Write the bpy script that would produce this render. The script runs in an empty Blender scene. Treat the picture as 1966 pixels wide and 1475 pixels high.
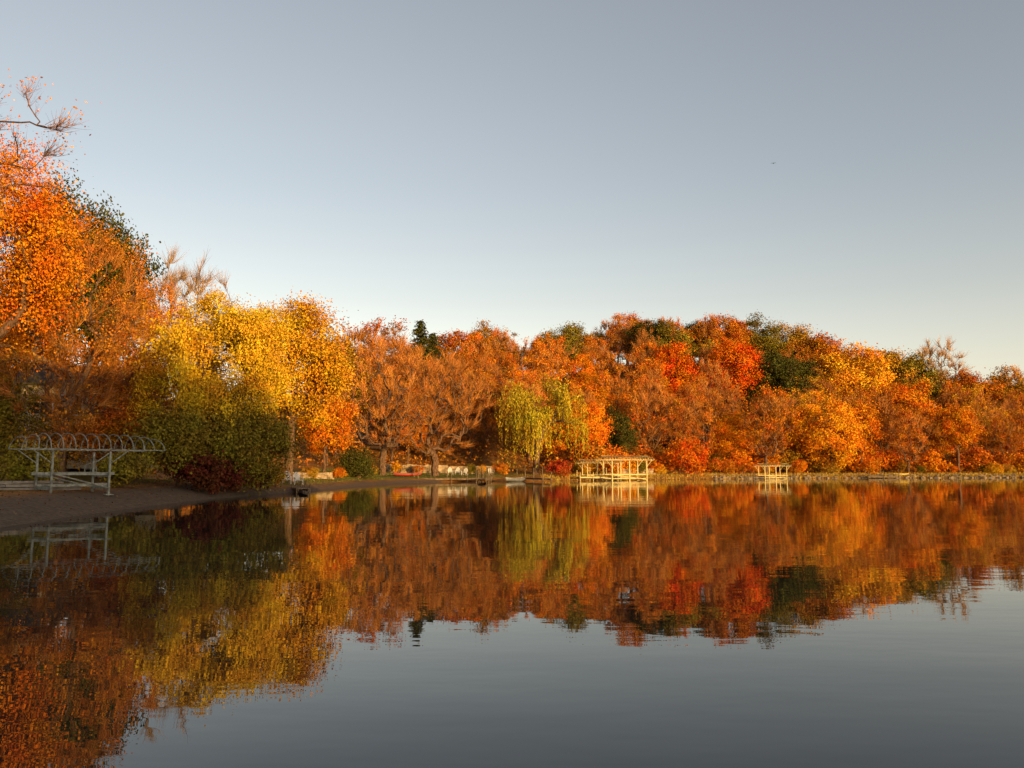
import bpy, math, random
import numpy as np
from mathutils import Vector
S = bpy.context.scene
C = S.collection
PI = math.pi
R_ = np.random.default_rng(7)

# ------------------------------------------------------------------ camera
F = 1513.0; PITCH = math.atan(159.5 / F); CAMZ = 1.8
cam_d = bpy.data.cameras.new('camera'); cam = bpy.data.objects.new('camera', cam_d); C.objects.link(cam)
cam.location = (0, 0, CAMZ); cam.rotation_euler = (PI / 2 + PITCH, 0, 0)
cam_d.sensor_width = 36; cam_d.lens = F / 1966 * 36; cam_d.clip_end = 6000; cam_d.clip_start = 0.1
S.camera = cam
S.view_settings.view_transform = 'Standard'; S.view_settings.look = 'None'; S.view_settings.exposure = 0

def at(px, py, Y):
    u = (px - 983) / F; v = (737.5 - py) / F
    d = (u, math.cos(PITCH) - v * math.sin(PITCH), math.sin(PITCH) + v * math.cos(PITCH))
    t = Y / d[1]
    return np.array([d[0] * t, Y, CAMZ + d[2] * t])
def proj(p):
    x, y, z = p[0], p[1], p[2] - CAMZ
    fw = y * math.cos(PITCH) + z * math.sin(PITCH); up = -y * math.sin(PITCH) + z * math.cos(PITCH)
    return 983 + F * x / fw, 737.5 - F * up / fw

# ------------------------------------------------------------------ terrain function
shore = np.array([(-15.0, 14), (-15.4, 23.7), (-16.1, 29.3), (-16.8, 35), (-17.2, 44.6), (-16.3, 53), (-15.0, 60), (-14.8, 70), (-14.4, 79),
                  (-12.5, 90), (-5.5, 99), (2, 104), (9, 107), (17, 112), (26, 117), (35, 121), (43, 125.5), (52, 127), (61, 130), (75, 132), (90, 136),
                  (130, 142), (250, 150), (1200, 160), (1200, -160), (250, -90), (130, -50), (60, -22), (20, -16), (-5, -14), (-13, -4)], float)
def sdist(X, Y):
    X = np.asarray(X, float); Y = np.asarray(Y, float)
    best = np.full(X.shape, 1e9); inside = np.zeros(X.shape, bool)
    n = len(shore)
    for i in range(n):
        ax, ay = shore[i]; bx, by = shore[(i + 1) % n]
        dx, dy = bx - ax, by - ay
        t = np.clip(((X - ax) * dx + (Y - ay) * dy) / (dx * dx + dy * dy), 0, 1)
        best = np.minimum(best, np.hypot(X - ax - t * dx, Y - ay - t * dy))
        if ay != by:
            c = ((ay > Y) != (by > Y)) & (X < (bx - ax) * (Y - ay) / (by - ay) + ax)
            inside ^= c
    return np.where(inside, -best, best)
def sstep(t): t = np.clip(t, 0, 1); return t * t * (3 - 2 * t)
AZ = [-180, -120, -75, -45, -33, -22, -14, -8, -3, 2, 6, 10, 14, 18, 22, 27, 33, 50, 90, 180]
RH = [4, 5, 8, 13, 15, 13, 14.6, 16.8, 19.4, 22, 25, 27, 27.5, 25.5, 21.8, 17, 13.5, 10, 9, 4]
def hgt(X, Y):
    X = np.asarray(X, float); Y = np.asarray(Y, float)
    d = sdist(X, Y)
    az = np.degrees(np.arctan2(X, Y))
    rid = np.interp(az, AZ, RH)
    wob = 0.5 * np.sin(X * .11 + 1) * np.cos(Y * .09) + .25 * np.sin(X * .31 + Y * .27)
    start = np.where((az > -26) & (az < -2), 13, 6)
    s = sstep((d - start) / 66)
    land = 0.85 * (1 - np.exp(-d / 2.4)) + rid * s + wob * sstep((d - 5) / 15)
    # unseen knoll behind the viewer, shaped with rough crest to shade the left shore
    rough = 1.0 * np.sin(X * .35) + .9 * np.sin(X * .9 + 1) + .8 * np.sin(X * 1.75 + Y * .3) + .5 * np.sin(X * 2.9 + Y)
    kn = sstep((X + 18) / 18) * sstep((80 - X) / 20) * sstep((d - 2) / 22) * (Y < 0) * sstep(-Y / 10) * (13.4 + rough)
    land = land + kn
    return np.where(d > 0, land, np.maximum(d * .22, -4))
def X_(px, Y): return (px - 983) / F * Y * 1.0055
def G(px, Y):
    X = X_(px, Y)
    return np.array([X, Y, float(hgt(X, Y))])

# ------------------------------------------------------------------ materials
def newmat(n):
    m = bpy.data.materials.new(n); m.use_nodes = True
    nt = m.node_tree; b = nt.nodes['Principled BSDF']
    return m, nt, b
def N(nt, t, **k):
    n = nt.nodes.new(t)
    for a, v in k.items(): setattr(n, a, v)
    return n
def foliage_mat(name, lo=.36, hi=1.55, hue=.026):
    m, nt, b = newmat(name); L = nt.links.new
    oi = N(nt, 'ShaderNodeObjectInfo'); at_ = N(nt, 'ShaderNodeAttribute', attribute_name='v')
    tc = N(nt, 'ShaderNodeTexCoord'); no = N(nt, 'ShaderNodeTexNoise'); no.inputs['Scale'].default_value = .6; no.inputs['Detail'].default_value = 2
    L(tc.outputs['Object'], no.inputs['Vector'])
    mr = N(nt, 'ShaderNodeMapRange'); mr.inputs[1].default_value = .3; mr.inputs[2].default_value = .7
    mr.inputs[3].default_value = .5 - hue; mr.inputs[4].default_value = .5 + hue
    L(no.outputs[0], mr.inputs[0])
    mv = N(nt, 'ShaderNodeMapRange'); mv.inputs[3].default_value = lo; mv.inputs[4].default_value = hi
    L(at_.outputs['Fac'], mv.inputs[0])
    hs = N(nt, 'ShaderNodeHueSaturation'); L(oi.outputs['Color'], hs.inputs['Color']); L(mr.outputs[0], hs.inputs['Hue']); L(mv.outputs[0], hs.inputs['Value'])
    d = N(nt, 'ShaderNodeBsdfDiffuse'); L(hs.outputs[0], d.inputs[0])
    L(d.outputs[0], nt.nodes['Material Output'].inputs[0]); return m
M_leaf = foliage_mat('leaves')
M_twig = foliage_mat('twig bark', .45, 1.35, .01)
def noisemat(name, c1, c2, scale=3, rough=.85, bump=0, metal=0, detail=4, stretch=None):
    m, nt, b = newmat(name); L = nt.links.new
    tc = N(nt, 'ShaderNodeTexCoord'); no = N(nt, 'ShaderNodeTexNoise'); no.inputs['Scale'].default_value = scale; no.inputs['Detail'].default_value = detail
    mp = N(nt, 'ShaderNodeMapping'); L(tc.outputs['Object'], mp.inputs[0])
    if stretch: mp.inputs['Scale'].default_value = stretch
    L(mp.outputs[0], no.inputs['Vector'])
    cr = N(nt, 'ShaderNodeValToRGB'); cr.color_ramp.elements[0].position = .32; cr.color_ramp.elements[1].position = .68
    cr.color_ramp.elements[0].color = (*c1, 1); cr.color_ramp.elements[1].color = (*c2, 1)
    L(no.outputs[0], cr.inputs[0]); L(cr.outputs[0], b.inputs['Base Color'])
    b.inputs['Roughness'].default_value = rough; b.inputs['Metallic'].default_value = metal
    if rough > .6: b.inputs['Specular IOR Level'].default_value = .15
    if bump:
        bp = N(nt, 'ShaderNodeBump'); bp.inputs['Strength'].default_value = .6; bp.inputs['Distance'].default_value = bump
        L(no.outputs[0], bp.inputs['Height']); L(bp.outputs[0], b.inputs['Normal'])
    return m
M_bark = noisemat('bark', (.06, .034, .02), (.25, .14, .075), 4, .95, .03, stretch=(3, 3, .6))
M_white = noisemat('weathered cream paint', (.60, .46, .17), (.78, .61, .26), 5, .7)
M_chair = noisemat('white chair paint', (.6, .56, .46), (.75, .7, .6), 5, .6)
M_alu = noisemat('dull aluminium', (.15, .15, .115), (.36, .355, .28), 6, .7, metal=0)
M_wood = noisemat('grey dock wood', (.11, .075, .04), (.27, .19, .11), 3, .85, stretch=(1, 6, 1))
M_timber = noisemat('landscape timber', (.2, .17, .13), (.4, .35, .28), 3, .9, .01)
M_stone = noisemat('field stone', (.16, .11, .06), (.55, .40, .23), 1.6, .9, .03)
M_rock = noisemat('shore rock', (.12, .09, .055), (.38, .28, .17), .9, .9, .03)
M_wall = noisemat('cream siding', (.5, .40, .24), (.62, .5, .32), 2, .8)
M_gwall = noisemat('grey siding', (.14, .13, .12), (.22, .2, .18), 2, .8)
M_roof = noisemat('dark shingle', (.05, .045, .04), (.12, .1, .09), 6, .9)
M_trim = noisemat('white trim', (.5, .48, .43), (.65, .62, .56), 4, .6)
M_redhull = noisemat('red hull', (.3, .03, .02), (.42, .05, .03), 2, .45)
M_greyhull = noisemat('grey hull', (.12, .12, .12), (.2, .2, .19), 2, .4)
M_yelhull = noisemat('yellow hull', (.6, .42, .03), (.7, .5, .05), 2, .35)
M_blk = noisemat('dark feathers', (.015, .013, .012), (.04, .035, .03), 9, .8)
M_glass, nt, b = newmat('window glass'); b.inputs['Base Color'].default_value = (.03, .035, .04, 1); b.inputs['Roughness'].default_value = .08

# terrain material
M_ter, nt, b = newmat('ground cover'); L = nt.links.new
tc = N(nt, 'ShaderNodeTexCoord')
def ramp_noise(scale, c1, c2, det=6, lo=.35, hi=.65):
    no = N(nt, 'ShaderNodeTexNoise'); no.inputs['Scale'].default_value = scale; no.inputs['Detail'].default_value = det; no.inputs['Roughness'].default_value = .7
    L(tc.outputs['Object'], no.inputs['Vector'])
    cr = N(nt, 'ShaderNodeValToRGB'); e = cr.color_ramp.elements; e[0].position = lo; e[1].position = hi; e[0].color = (*c1, 1); e[1].color = (*c2, 1)
    L(no.outputs[0], cr.inputs[0]); return cr, no
lit, n1 = ramp_noise(1.3, (.12, .055, .015), (.46, .19, .035))
gra, n2 = ramp_noise(2.2, (.045, .065, .014), (.18, .16, .03))
bea, n3 = ramp_noise(5.0, (.09, .06, .038), (.17, .118, .075))
al = N(nt, 'ShaderNodeAttribute', attribute_name='lawn'); ab = N(nt, 'ShaderNodeAttribute', attribute_name='beach')
m1 = N(nt, 'ShaderNodeMixRGB'); L(al.outputs['Fac'], m1.inputs[0]); L(lit.outputs[0], m1.inputs[1]); L(gra.outputs[0], m1.inputs[2])
m2 = N(nt, 'ShaderNodeMixRGB'); L(ab.outputs['Fac'], m2.inputs[0]); L(m1.outputs[0], m2.inputs[1]); L(bea.outputs[0], m2.inputs[2])
L(m2.outputs[0], b.inputs['Base Color']); b.inputs['Roughness'].default_value = .95; b.inputs['Specular IOR Level'].default_value = .1
bp = N(nt, 'ShaderNodeBump'); bp.inputs['Distance'].default_value = .03; bp.inputs['Strength'].default_value = .7
L(n3.outputs[0], bp.inputs['Height']); L(bp.outputs[0], b.inputs['Normal'])

# water
M_wat, nt, b = newmat('lake water'); L = nt.links.new
b.inputs['Base Color'].default_value = (.017, .016, .012, 1); b.inputs['Roughness'].default_value = .005; b.inputs['IOR'].default_value = 1.355
tc = N(nt, 'ShaderNodeTexCoord')
def wn(sx, sy, sc, det=2, rot=0):
    mp = N(nt, 'ShaderNodeMapping'); mp.inputs['Scale'].default_value = (sx, sy, 1); mp.inputs['Rotation'].default_value = (0, 0, rot)
    L(tc.outputs['Object'], mp.inputs[0]); no = N(nt, 'ShaderNodeTexNoise'); no.inputs['Scale'].default_value = sc; no.inputs['Detail'].default_value = det
    L(mp.outputs[0], no.inputs['Vector']); return no
w1 = wn(.45, 1, 2.6, 2, .15); w2 = wn(.5, 1, .45, 1, -.2); w3 = wn(1, 1, 0.03, 1)
b1 = N(nt, 'ShaderNodeBump'); b1.inputs['Distance'].default_value = .0030; L(w1.outputs[0], b1.inputs['Height'])
mr = N(nt, 'ShaderNodeMapRange'); mr.inputs[1].default_value = .35; mr.inputs[2].default_value = .65; mr.inputs[3].default_value = .4; mr.inputs[4].default_value = 1
L(w3.outputs[0], mr.inputs[0]); L(mr.outputs[0], b1.inputs['Strength'])
b2 = N(nt, 'ShaderNodeBump'); b2.inputs['Distance'].default_value = .009; b2.inputs['Strength'].default_value = 1
L(w2.outputs[0], b2.inputs['Height']); L(b1.outputs[0], b2.inputs['Normal']); L(b2.outputs[0], b.inputs['Normal'])

# ------------------------------------------------------------------ mesh helpers
def norm(a): return a / np.maximum(np.linalg.norm(a, axis=-1, keepdims=True), 1e-9)
def mesh_quads(name, Q, mat, v=None):
    n = len(Q); me = bpy.data.meshes.new(name)
    me.vertices.add(4 * n); me.vertices.foreach_set('co', np.ascontiguousarray(Q, dtype=np.float32).reshape(-1))
    me.loops.add(4 * n); me.loops.foreach_set('vertex_index', np.arange(4 * n, dtype=np.int32))
    me.polygons.add(n); me.polygons.foreach_set('loop_start', np.arange(0, 4 * n, 4, dtype=np.int32))
    if v is not None:
        a = me.attributes.new('v', 'FLOAT', 'POINT'); a.data.foreach_set('value', np.repeat(v, 4).astype(np.float32))
    me.update(calc_edges=True); me.materials.append(mat); return me
def leaf_quads(c, nrm, s, rng, asp=.35, tdir=None):
    n = norm(nrm); t = norm(np.cross(n, rng.normal(size=c.shape))) if tdir is None else norm(tdir)
    b_ = norm(np.cross(n, t)); s = np.broadcast_to(np.asarray(s, float), (len(c),))[:, None]
    return np.stack([c - t * s * .5, c + b_ * s * asp - t * s * .05, c + t * s * .5, c - b_ * s * asp - t * s * .05], 1)
def frusta(p0, p1, r0, r1, K=5):
    p0 = np.asarray(p0, float); p1 = np.asarray(p1, float)
    d = norm(p1 - p0); ref = np.where(np.abs(d[:, 2:3]) > .9, [[1., 0, 0]], [[0., 0, 1]])
    u = norm(np.cross(d, ref)); w = np.cross(d, u)
    r0 = np.broadcast_to(r0, (len(p0),))[:, None]; r1 = np.broadcast_to(r1, (len(p0),))[:, None]
    out = []
    for k in range(K):
        a, b_ = 2 * PI * k / K, 2 * PI * (k + 1) / K
        ea = u * math.cos(a) + w * math.sin(a); eb = u * math.cos(b_) + w * math.sin(b_)
        out.append(np.stack([p0 + ea * r0, p0 + eb * r0, p1 + eb * r1, p1 + ea * r1], 1))
    return np.concatenate(out)
def strips(p0, p1, p2, w, rng):
    d = norm(p2 - p0); s = norm(np.cross(d, rng.normal(size=d.shape))); w = np.broadcast_to(w, (len(p0),))[:, None]
    a = np.stack([p0 - s * w / 2, p0 + s * w / 2, p1 + s * w * .35, p1 - s * w * .35], 1)
    b_ = np.stack([p1 - s * w * .35, p1 + s * w * .35, p2 + s * w * .12, p2 - s * w * .12], 1)
    return np.concatenate([a, b_])
class MB:
    def __init__(s): s.q = []
    def box(s, c, sz, rz=0, rx=0, ry=0, wob=0):
        hx, hy, hz = [k / 2 for k in sz]
        v = np.array([(x, y, z) for x in (-hx, hx) for y in (-hy, hy) for z in (-hz, hz)], float)
        if wob: v += R_.normal(size=v.shape) * wob
        if ry: v = v @ np.array([[math.cos(ry), 0, -math.sin(ry)], [0, 1, 0], [math.sin(ry), 0, math.cos(ry)]])
        if rx: v = v @ np.array([[1, 0, 0], [0, math.cos(rx), math.sin(rx)], [0, -math.sin(rx), math.cos(rx)]])
        if rz: v = v @ np.array([[math.cos(rz), math.sin(rz), 0], [-math.sin(rz), math.cos(rz), 0], [0, 0, 1]])
        v += np.array(c, float)
        f = [(0, 1, 3, 2), (4, 6, 7, 5), (0, 4, 5, 1), (2, 3, 7, 6), (0, 2, 6, 4), (1, 5, 7, 3)]
        s.q.append(v[np.array(f)]); return s
    def tube(s, pts, r, K=6):
        p = np.array(pts, float); s.q.append(frusta(p[:-1], p[1:], r, r, K)); return s
    def quad(s, *a): s.q.append(np.array([a], float)); return s
    def build(s, name, mat, parent=None):
        o = bpy.data.objects.new(name, mesh_quads(name, np.concatenate(s.q), mat)); C.objects.link(o)
        if parent: o.parent = parent
        return o
def empty(name, loc, rz=0, label=None, cat=None, group=None, scale=1):
    o = bpy.data.objects.new(name, None); C.objects.link(o); o.location = loc; o.rotation_euler = (0, 0, rz); o.scale = (scale,) * 3
    o.empty_display_size = .2
    return tag(o, label, cat, group)
def tag(o, label=None, cat=None, group=None, kind=None):
    if label: o['label'] = label
    if cat: o['category'] = cat
    if group: o['group'] = group
    if kind: o['kind'] = kind
    return o
def copy_tree(o, parent=None):
    c = o.copy(); C.objects.link(c); c.parent = parent
    for ch in list(o.children): copy_tree(ch, c)
    return c

# ------------------------------------------------------------------ terrain + water
def axis(lo, hi, step):
    a = np.arange(lo, hi + .01, step); g = np.array([4, 10, 20, 40, 80, 160, 320, 640, 1200.])
    return np.concatenate([lo - g[::-1], a, hi + g])
xs = axis(-90, 170, 1.0); ys = axis(-60, 240, 1.0)
XX, YY = np.meshgrid(xs, ys); ZZ = hgt(XX, YY); DD = sdist(XX, YY)
nx, ny = len(xs), len(ys)
idx = np.arange(nx * ny).reshape(ny, nx)
quads = np.stack([idx[:-1, :-1], idx[:-1, 1:], idx[1:, 1:], idx[1:, :-1]], -1).reshape(-1, 4)
me = bpy.data.meshes.new('ground'); me.vertices.add(nx * ny)
me.vertices.foreach_set('co', np.stack([XX, YY, ZZ], -1).astype(np.float32).reshape(-1))
me.loops.add(quads.size); me.loops.foreach_set('vertex_index', quads.astype(np.int32).reshape(-1))
me.polygons.add(len(quads)); me.polygons.foreach_set('loop_start', np.arange(0, quads.size, 4, dtype=np.int32))
me.polygons.foreach_set('use_smooth', np.ones(len(quads), bool))
azd = np.degrees(np.arctan2(XX, YY))
lawn = sstep((DD - 1.2) / 1.5) * sstep((19 - DD) / 5) * sstep((azd + 24) / 5) * sstep((2 - azd) / 5) * (YY > 0)
lawn = np.maximum(lawn, sstep((DD - 4) / 3) * sstep((18 - DD) / 4) * (azd < -24) * (YY > 0) * .8)
lawn = np.maximum(lawn, sstep((DD - .8) / .8) * sstep((4.5 - DD) / 1.5) * sstep((azd - 20) / 2) * (YY > 0) * .7)
beach = np.maximum(sstep((4.8 - DD) / 2.2) * sstep((55 - YY) / 9), sstep((1.6 - DD) / .8) * (azd < -5) * (YY > 0))
for nm, arr in (('lawn', lawn), ('beach', beach)):
    a = me.attributes.new(nm, 'FLOAT', 'POINT'); a.data.foreach_set('value', arr.astype(np.float32).reshape(-1))
me.update(calc_edges=True); me.materials.append(M_ter)
o = bpy.data.objects.new('ground', me); C.objects.link(o); tag(o, 'sloping lake shore and hillside strewn with autumn leaves', 'ground', kind='structure')
w = MB().quad((-2500, -2500, 0), (2500, -2500, 0), (2500, 2500, 0), (-2500, 2500, 0)).build('water', M_wat)
tag(w, 'still lake surface mirroring the autumn trees and sky', 'lake', kind='structure')

# ------------------------------------------------------------------ tree growing
def grow(rng, T, h0, r_tr, lean=(0, 0), k=4, up=.3, rmin=.02, nstart=3, pen=.3):
    cap = 12 + len(T) * k
    P = np.zeros((cap, 3)); par = np.full(cap, -1); D = np.zeros((cap, 3)); PL = np.zeros(cap)
    nt_ = 7
    for i in range(nt_):
        t = i / (nt_ - 1)
        P[i] = (lean[0] * t * t * h0 + rng.normal() * .05 * (i > 0), lean[1] * t * t * h0 + rng.normal() * .05 * (i > 0), t * h0 - .25 * (i == 0))
        par[i] = i - 1; D[i] = norm(np.array([lean[0] * t, lean[1] * t, 1.])); PL[i] = 0
    n = nt_
    top = P[nt_ - 1]
    for t in T[np.argsort(np.linalg.norm(T - top, axis=1))]:
        df = t - P[nstart:n]; dist = np.linalg.norm(df, axis=1)
        cost = dist * (1 + .7 * (df[:, 2] < 0)) + pen * PL[nstart:n]
        j = nstart + int(np.argmin(cost)); p0 = P[j]; Ls = np.linalg.norm(t - p0)
        c = p0 + D[j] * Ls * .35 + np.array([0, 0, up * Ls * .25])
        prev = j
        for q in range(1, k + 1):
            s = q / k; p = (1 - s) ** 2 * p0 + 2 * s * (1 - s) * c + s * s * t + rng.normal(size=3) * .03 * Ls * (q < k)
            P[n] = p; par[n] = prev; D[n] = norm(p - P[prev]); PL[n] = PL[prev] + Ls / k; prev = n; n += 1
    P = P[:n]; par = par[:n]; D = D[:n]
    cnt = np.ones(n)
    for i in range(n - 1, 0, -1): cnt[par[i]] += cnt[i]
    r = np.maximum(r_tr * (cnt / cnt[1]) ** .5, rmin)
    r[0] = r[1] * 1.35
    i = np.arange(1, n); ext = norm(P[i] - P[par[i]]) * (r[i] * .3)[:, None]
    r1 = r[i]; r0 = np.minimum(r[par[i]], r1 * 1.35)
    big = r1 > .05
    Q = np.concatenate([frusta(P[par[i]][big], (P[i] + ext)[big], r0[big], r1[big], 7), frusta(P[par[i]][~big], P[i][~big], r0[~big], r1[~big], 3)])
    return P, par, D, cnt, Q
def lobes_targets(rng, R, Rz, zc, nl, n, low=-.5, lr=(.36, .52)):
    cs = []
    for i in range(nl):
        z = low + (1 - low) * ((i + .5) / nl); a = i * 2.39996 + rng.normal() * .35; rr = math.sqrt(max(0, 1 - z * z))
        cs.append(((rr * math.cos(a)) * R * rng.uniform(.45, .72), rr * math.sin(a) * R * rng.uniform(.45, .72), z * Rz * rng.uniform(.45, .7), rng.uniform(*lr) * R))
    cs = np.array(cs); pick = rng.integers(0, nl, n)
    d = norm(rng.normal(size=(n, 3))); rad = rng.random(n) ** (1 / 2.4)
    return cs[pick, :3] + d * (cs[pick, 3] * rad)[:, None] * np.array([1, 1, .85]) + np.array([0, 0, zc])
def leaves_at(rng, T, m, size, clump, c0, asp=.35, up=.2):
    n = len(T) * m
    mm = np.repeat(np.arange(len(T)), m)
    cl = clump * rng.uniform(.5, 1.45, len(T))
    c = T[mm] + rng.normal(size=(n, 3)) * cl[mm][:, None] * np.array([1, 1, .7])
    nr = norm(c - c0) * .9 + norm(rng.normal(size=(n, 3))) + np.array([0, 0, up])
    s = size * rng.uniform(.6, 1.35, n)
    cv = rng.uniform(0, 1, len(T))
    return leaf_quads(c, nr, s, rng, asp), np.clip(rng.random(n) * .6 + cv[mm] * .45, 0, 1)
def leafy(seed, H=13, R=4.6, zc=.6, nT=210, m=72, size=.27, clump=.52, nl=11, rt=.26, low=-.55, lean=(0, 0), lr=(.34, .54)):
    rng = np.random.default_rng(seed)
    Rz = H * (1 - zc) * .98 ; T = lobes_targets(rng, R, Rz / .95, H * zc, nl, nT, low, lr)
    T[:, 0] += lean[0] * T[:, 2]; T[:, 1] += lean[1] * T[:, 2]
    T = T[T[:, 2] > H * .08]
    P, par, D, cnt, Q = grow(rng, T, H * .3, rt, lean)
    q, v = leaves_at(rng, T, m, size, clump, np.array([0, 0, H * .45]))
    return [('trunk', mesh_quads('trunk', Q, M_bark), None), ('crown', mesh_quads('crown', q, M_leaf, v), 'c')]
def twigs(rng, P, D, cnt, c0, n, ln, wd, upb=.45):
    fine = np.where(cnt <= 6)[0]; j = fine[rng.integers(0, len(fine), n)]
    s = P[j] + rng.normal(size=(n, 3)) * .05
    d = norm(D[j] * .8 + norm(P[j] - c0) * .5 + np.array([0, 0, upb]) + norm(rng.normal(size=(n, 3))) * .7)
    l = (ln * rng.uniform(.4, 1.3, n))[:, None]
    mid = s + d * l * .5; end = mid + norm(d + np.array([0, 0, .25]) + rng.normal(size=(n, 3)) * .2) * l * .5
    return strips(s, mid, end, wd * rng.uniform(.6, 1.3, n), rng), np.tile(rng.random(n), 2), end
def bare(seed, H=14, R=4.8, nT=240, ntw=5200, wd=.045, ln=1.25, leaf=0, lsize=.3, rt=.26, h0=.2, base=.3, shape=1.0, wide=.62, gap=-.6, upb=.45, up=.7):
    rng = np.random.default_rng(seed)
    u = rng.random(nT); a = rng.random(nT) * 2 * PI; z = base + (1 - base) * u ** .75
    top = 1.02 - wide
    prof = np.sqrt(np.clip(1 - ((z - wide) / top) ** 2, 0, 1)) * shape
    prof = np.where(z < wide, .35 + .65 * ((z - base) / (wide - base)), prof)
    rr = prof * R * rng.random(nT) ** .4 * (1 + .2 * np.sin(2 * a + seed) + .16 * np.sin(5 * a + z * 9))
    zz = z * H * .93 * (1 + .07 * np.sin(3 * a + seed * 2) + .05 * np.sin(7 * a))
    T = np.stack([rr * np.cos(a), rr * np.sin(a), zz], 1)
    P, par, D, cnt, Q = grow(rng, T, H * h0, rt, k=4, up=up, nstart=4, pen=.22, rmin=.022)
    q, v, ends = twigs(rng, P, D, cnt, np.array([0, 0, H * .3]), ntw, ln, wd, upb)
    out = [('trunk', mesh_quads('trunk', Q, M_bark), None), ('twigs', mesh_quads('twigs', q, M_twig, v), 't')]
    if leaf:
        e = ends[rng.integers(0, len(ends), leaf)]
        ph = np.sin(e[:, 0] * .9 + seed) + np.sin(e[:, 1] * .8 + 2 * seed) + np.sin(e[:, 2] * .9)
        e = e[ph > gap]
        c = e + rng.normal(size=e.shape) * .25
        ql = leaf_quads(c, rng.normal(size=c.shape) + norm(c - np.array([0, 0, H * .4])) * .5, lsize * rng.uniform(.6, 1.3, len(c)), rng)
        out.append(('crown', mesh_quads('crown', ql, M_leaf, rng.random(len(c))), 'c'))
    return out
def conifer(seed, H=15, R=3.2, size=.3):
    rng = np.random.default_rng(seed)
    qs = [frusta([(0, 0, -.3), (0, 0, H * .5)], [(0, 0, H * .5), (0, 0, H)], [.26, .16], [.16, .02], 7)]
    cs, ds = [], []
    nw = 30
    for i in range(nw):
        t = i / (nw - 1); z = H * (.16 + .82 * t); L0 = R * (1 - t) ** .75 + .3
        for k in range(9):
            a = rng.random() * 2 * PI; L1 = L0 * rng.uniform(.55, 1.15)
            s = np.linspace(0, 1, 7); dz = .25 * s - .55 * s * s
            pts = np.stack([np.cos(a) * s * L1, np.sin(a) * s * L1, z + dz * L1 * .8], 1)
            qs.append(frusta(pts[:-1], pts[1:], .03, .02, 3))
            m = int(34 * L1 / 2) + 10
            u = rng.random(m) ** .7; c = np.stack([np.interp(u, s, pts[:, q]) for q in range(3)], 1)
            cs.append(c + rng.normal(size=(m, 3)) * [.24, .24, .12]); ds.append(np.tile([math.cos(a), math.sin(a), -.1], (m, 1)))
    c = np.concatenate(cs); d = np.concatenate(ds) + rng.normal(size=c.shape) * .5
    q = leaf_quads(c, rng.normal(size=c.shape) * .6 + [0, 0, .8], size * rng.uniform(.8, 1.6, len(c)), rng, .22, d)
    return [('trunk', mesh_quads('trunk', np.concatenate(qs), M_bark), None), ('crown', mesh_quads('crown', q, M_leaf, rng.random(len(c))), 'c')]
def weeping(seed, H=12, R=6, ns=520, size=.3, zend=1.0, lmin=2.5, lmax=8, dome=0, rt=.38, asp=.16, h0=.28, step=.17, nT=170, low=-.1, lr=(.3, .45), nlob=9, spread=.3, zvar=3, lean=(0, 0)):
    rng = np.random.default_rng(seed)
    T = lobes_targets(rng, R * .85, H * .45, H * .56, nlob, nT, low, lr)
    T = T[T[:, 2] > .3]
    T[:, 0] += lean[0] * T[:, 2]; T[:, 1] += lean[1] * T[:, 2]
    P, par, D, cnt, Q = grow(rng, T, H * h0, rt, lean)
    cs, ts, sv = [], [], []
    tl = rng.uniform(lmin, lmax, len(T)); tv = rng.random(len(T)); te = zend * rng.uniform(.6, zvar, len(T))
    tl *= np.clip(np.hypot(T[:, 0], T[:, 1]) / R * 1.5, .35, 1)
    for jj in rng.integers(0, len(T), ns):
        p = T[jj] + rng.normal(size=3) * spread
        out = norm(np.array([p[0], p[1], 0]) + rng.normal(size=3) * [.8, .8, 0]); L1 = tl[jj] * rng.uniform(.6, 1.15)
        L1 = min(L1, p[2] - te[jj] * rng.uniform(.7, 1.4))
        if L1 < .4: continue
        n = int(L1 / step) + 2; s = np.arange(n) * step
        hz = (1 - np.exp(-s / .8)) * rng.uniform(.3, 1.1); up_ = .5 * np.exp(-((s - .5) / .5) ** 2) * .5
        sw = np.sin(s * .8 + rng.random() * 6) * .06
        c = p + out[None] * (hz + sw)[:, None] + np.stack([s * 0, s * 0, -np.maximum(s - .6, 0) + up_], 1)
        cs.append(c + rng.normal(size=c.shape) * [.07, .07, .04]); ts.append(np.tile([0, 0, -1.], (n, 1)) + rng.normal(size=(n, 3)) * .35)
        sv.append(np.full(n, tv[jj]))
    c = np.concatenate(cs); t = np.concatenate(ts); v = np.concatenate(sv) * .6 + rng.random(len(c)) * .4
    q = leaf_quads(c, norm(c * [1, 1, 0]) * .8 + rng.normal(size=c.shape) * .6, size * rng.uniform(.7, 1.3, len(c)), rng, asp, t)
    if dome:
        q2, v2 = leaves_at(rng, T, dome, size * .85, .5, np.array([0, 0, H * .4]), .28)
        q = np.concatenate([q, q2]); v = np.concatenate([v, v2])
    return [('trunk', mesh_quads('trunk', Q, M_bark), None), ('crown', mesh_quads('crown', q, M_leaf, v), 'c')]
def shrub(seed, H=2.4, R=1.6, nT=60, m=60, size=.17):
    rng = np.random.default_rng(seed)
    T = lobes_targets(rng, R, H * .55, H * .45, 7, nT, -.6, (.35, .55)); T = T[T[:, 2] > .1]
    P, par, D, cnt, Q = grow(rng, T, .3, .06, nstart=1, rmin=.012)
    q, v = leaves_at(rng, T, m, size, .27, np.array([0, 0, H * .3]))
    return [('stem', mesh_quads('stem', Q, M_bark), None), ('foliage', mesh_quads('foliage', q, M_leaf, v), 'c')]

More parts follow.
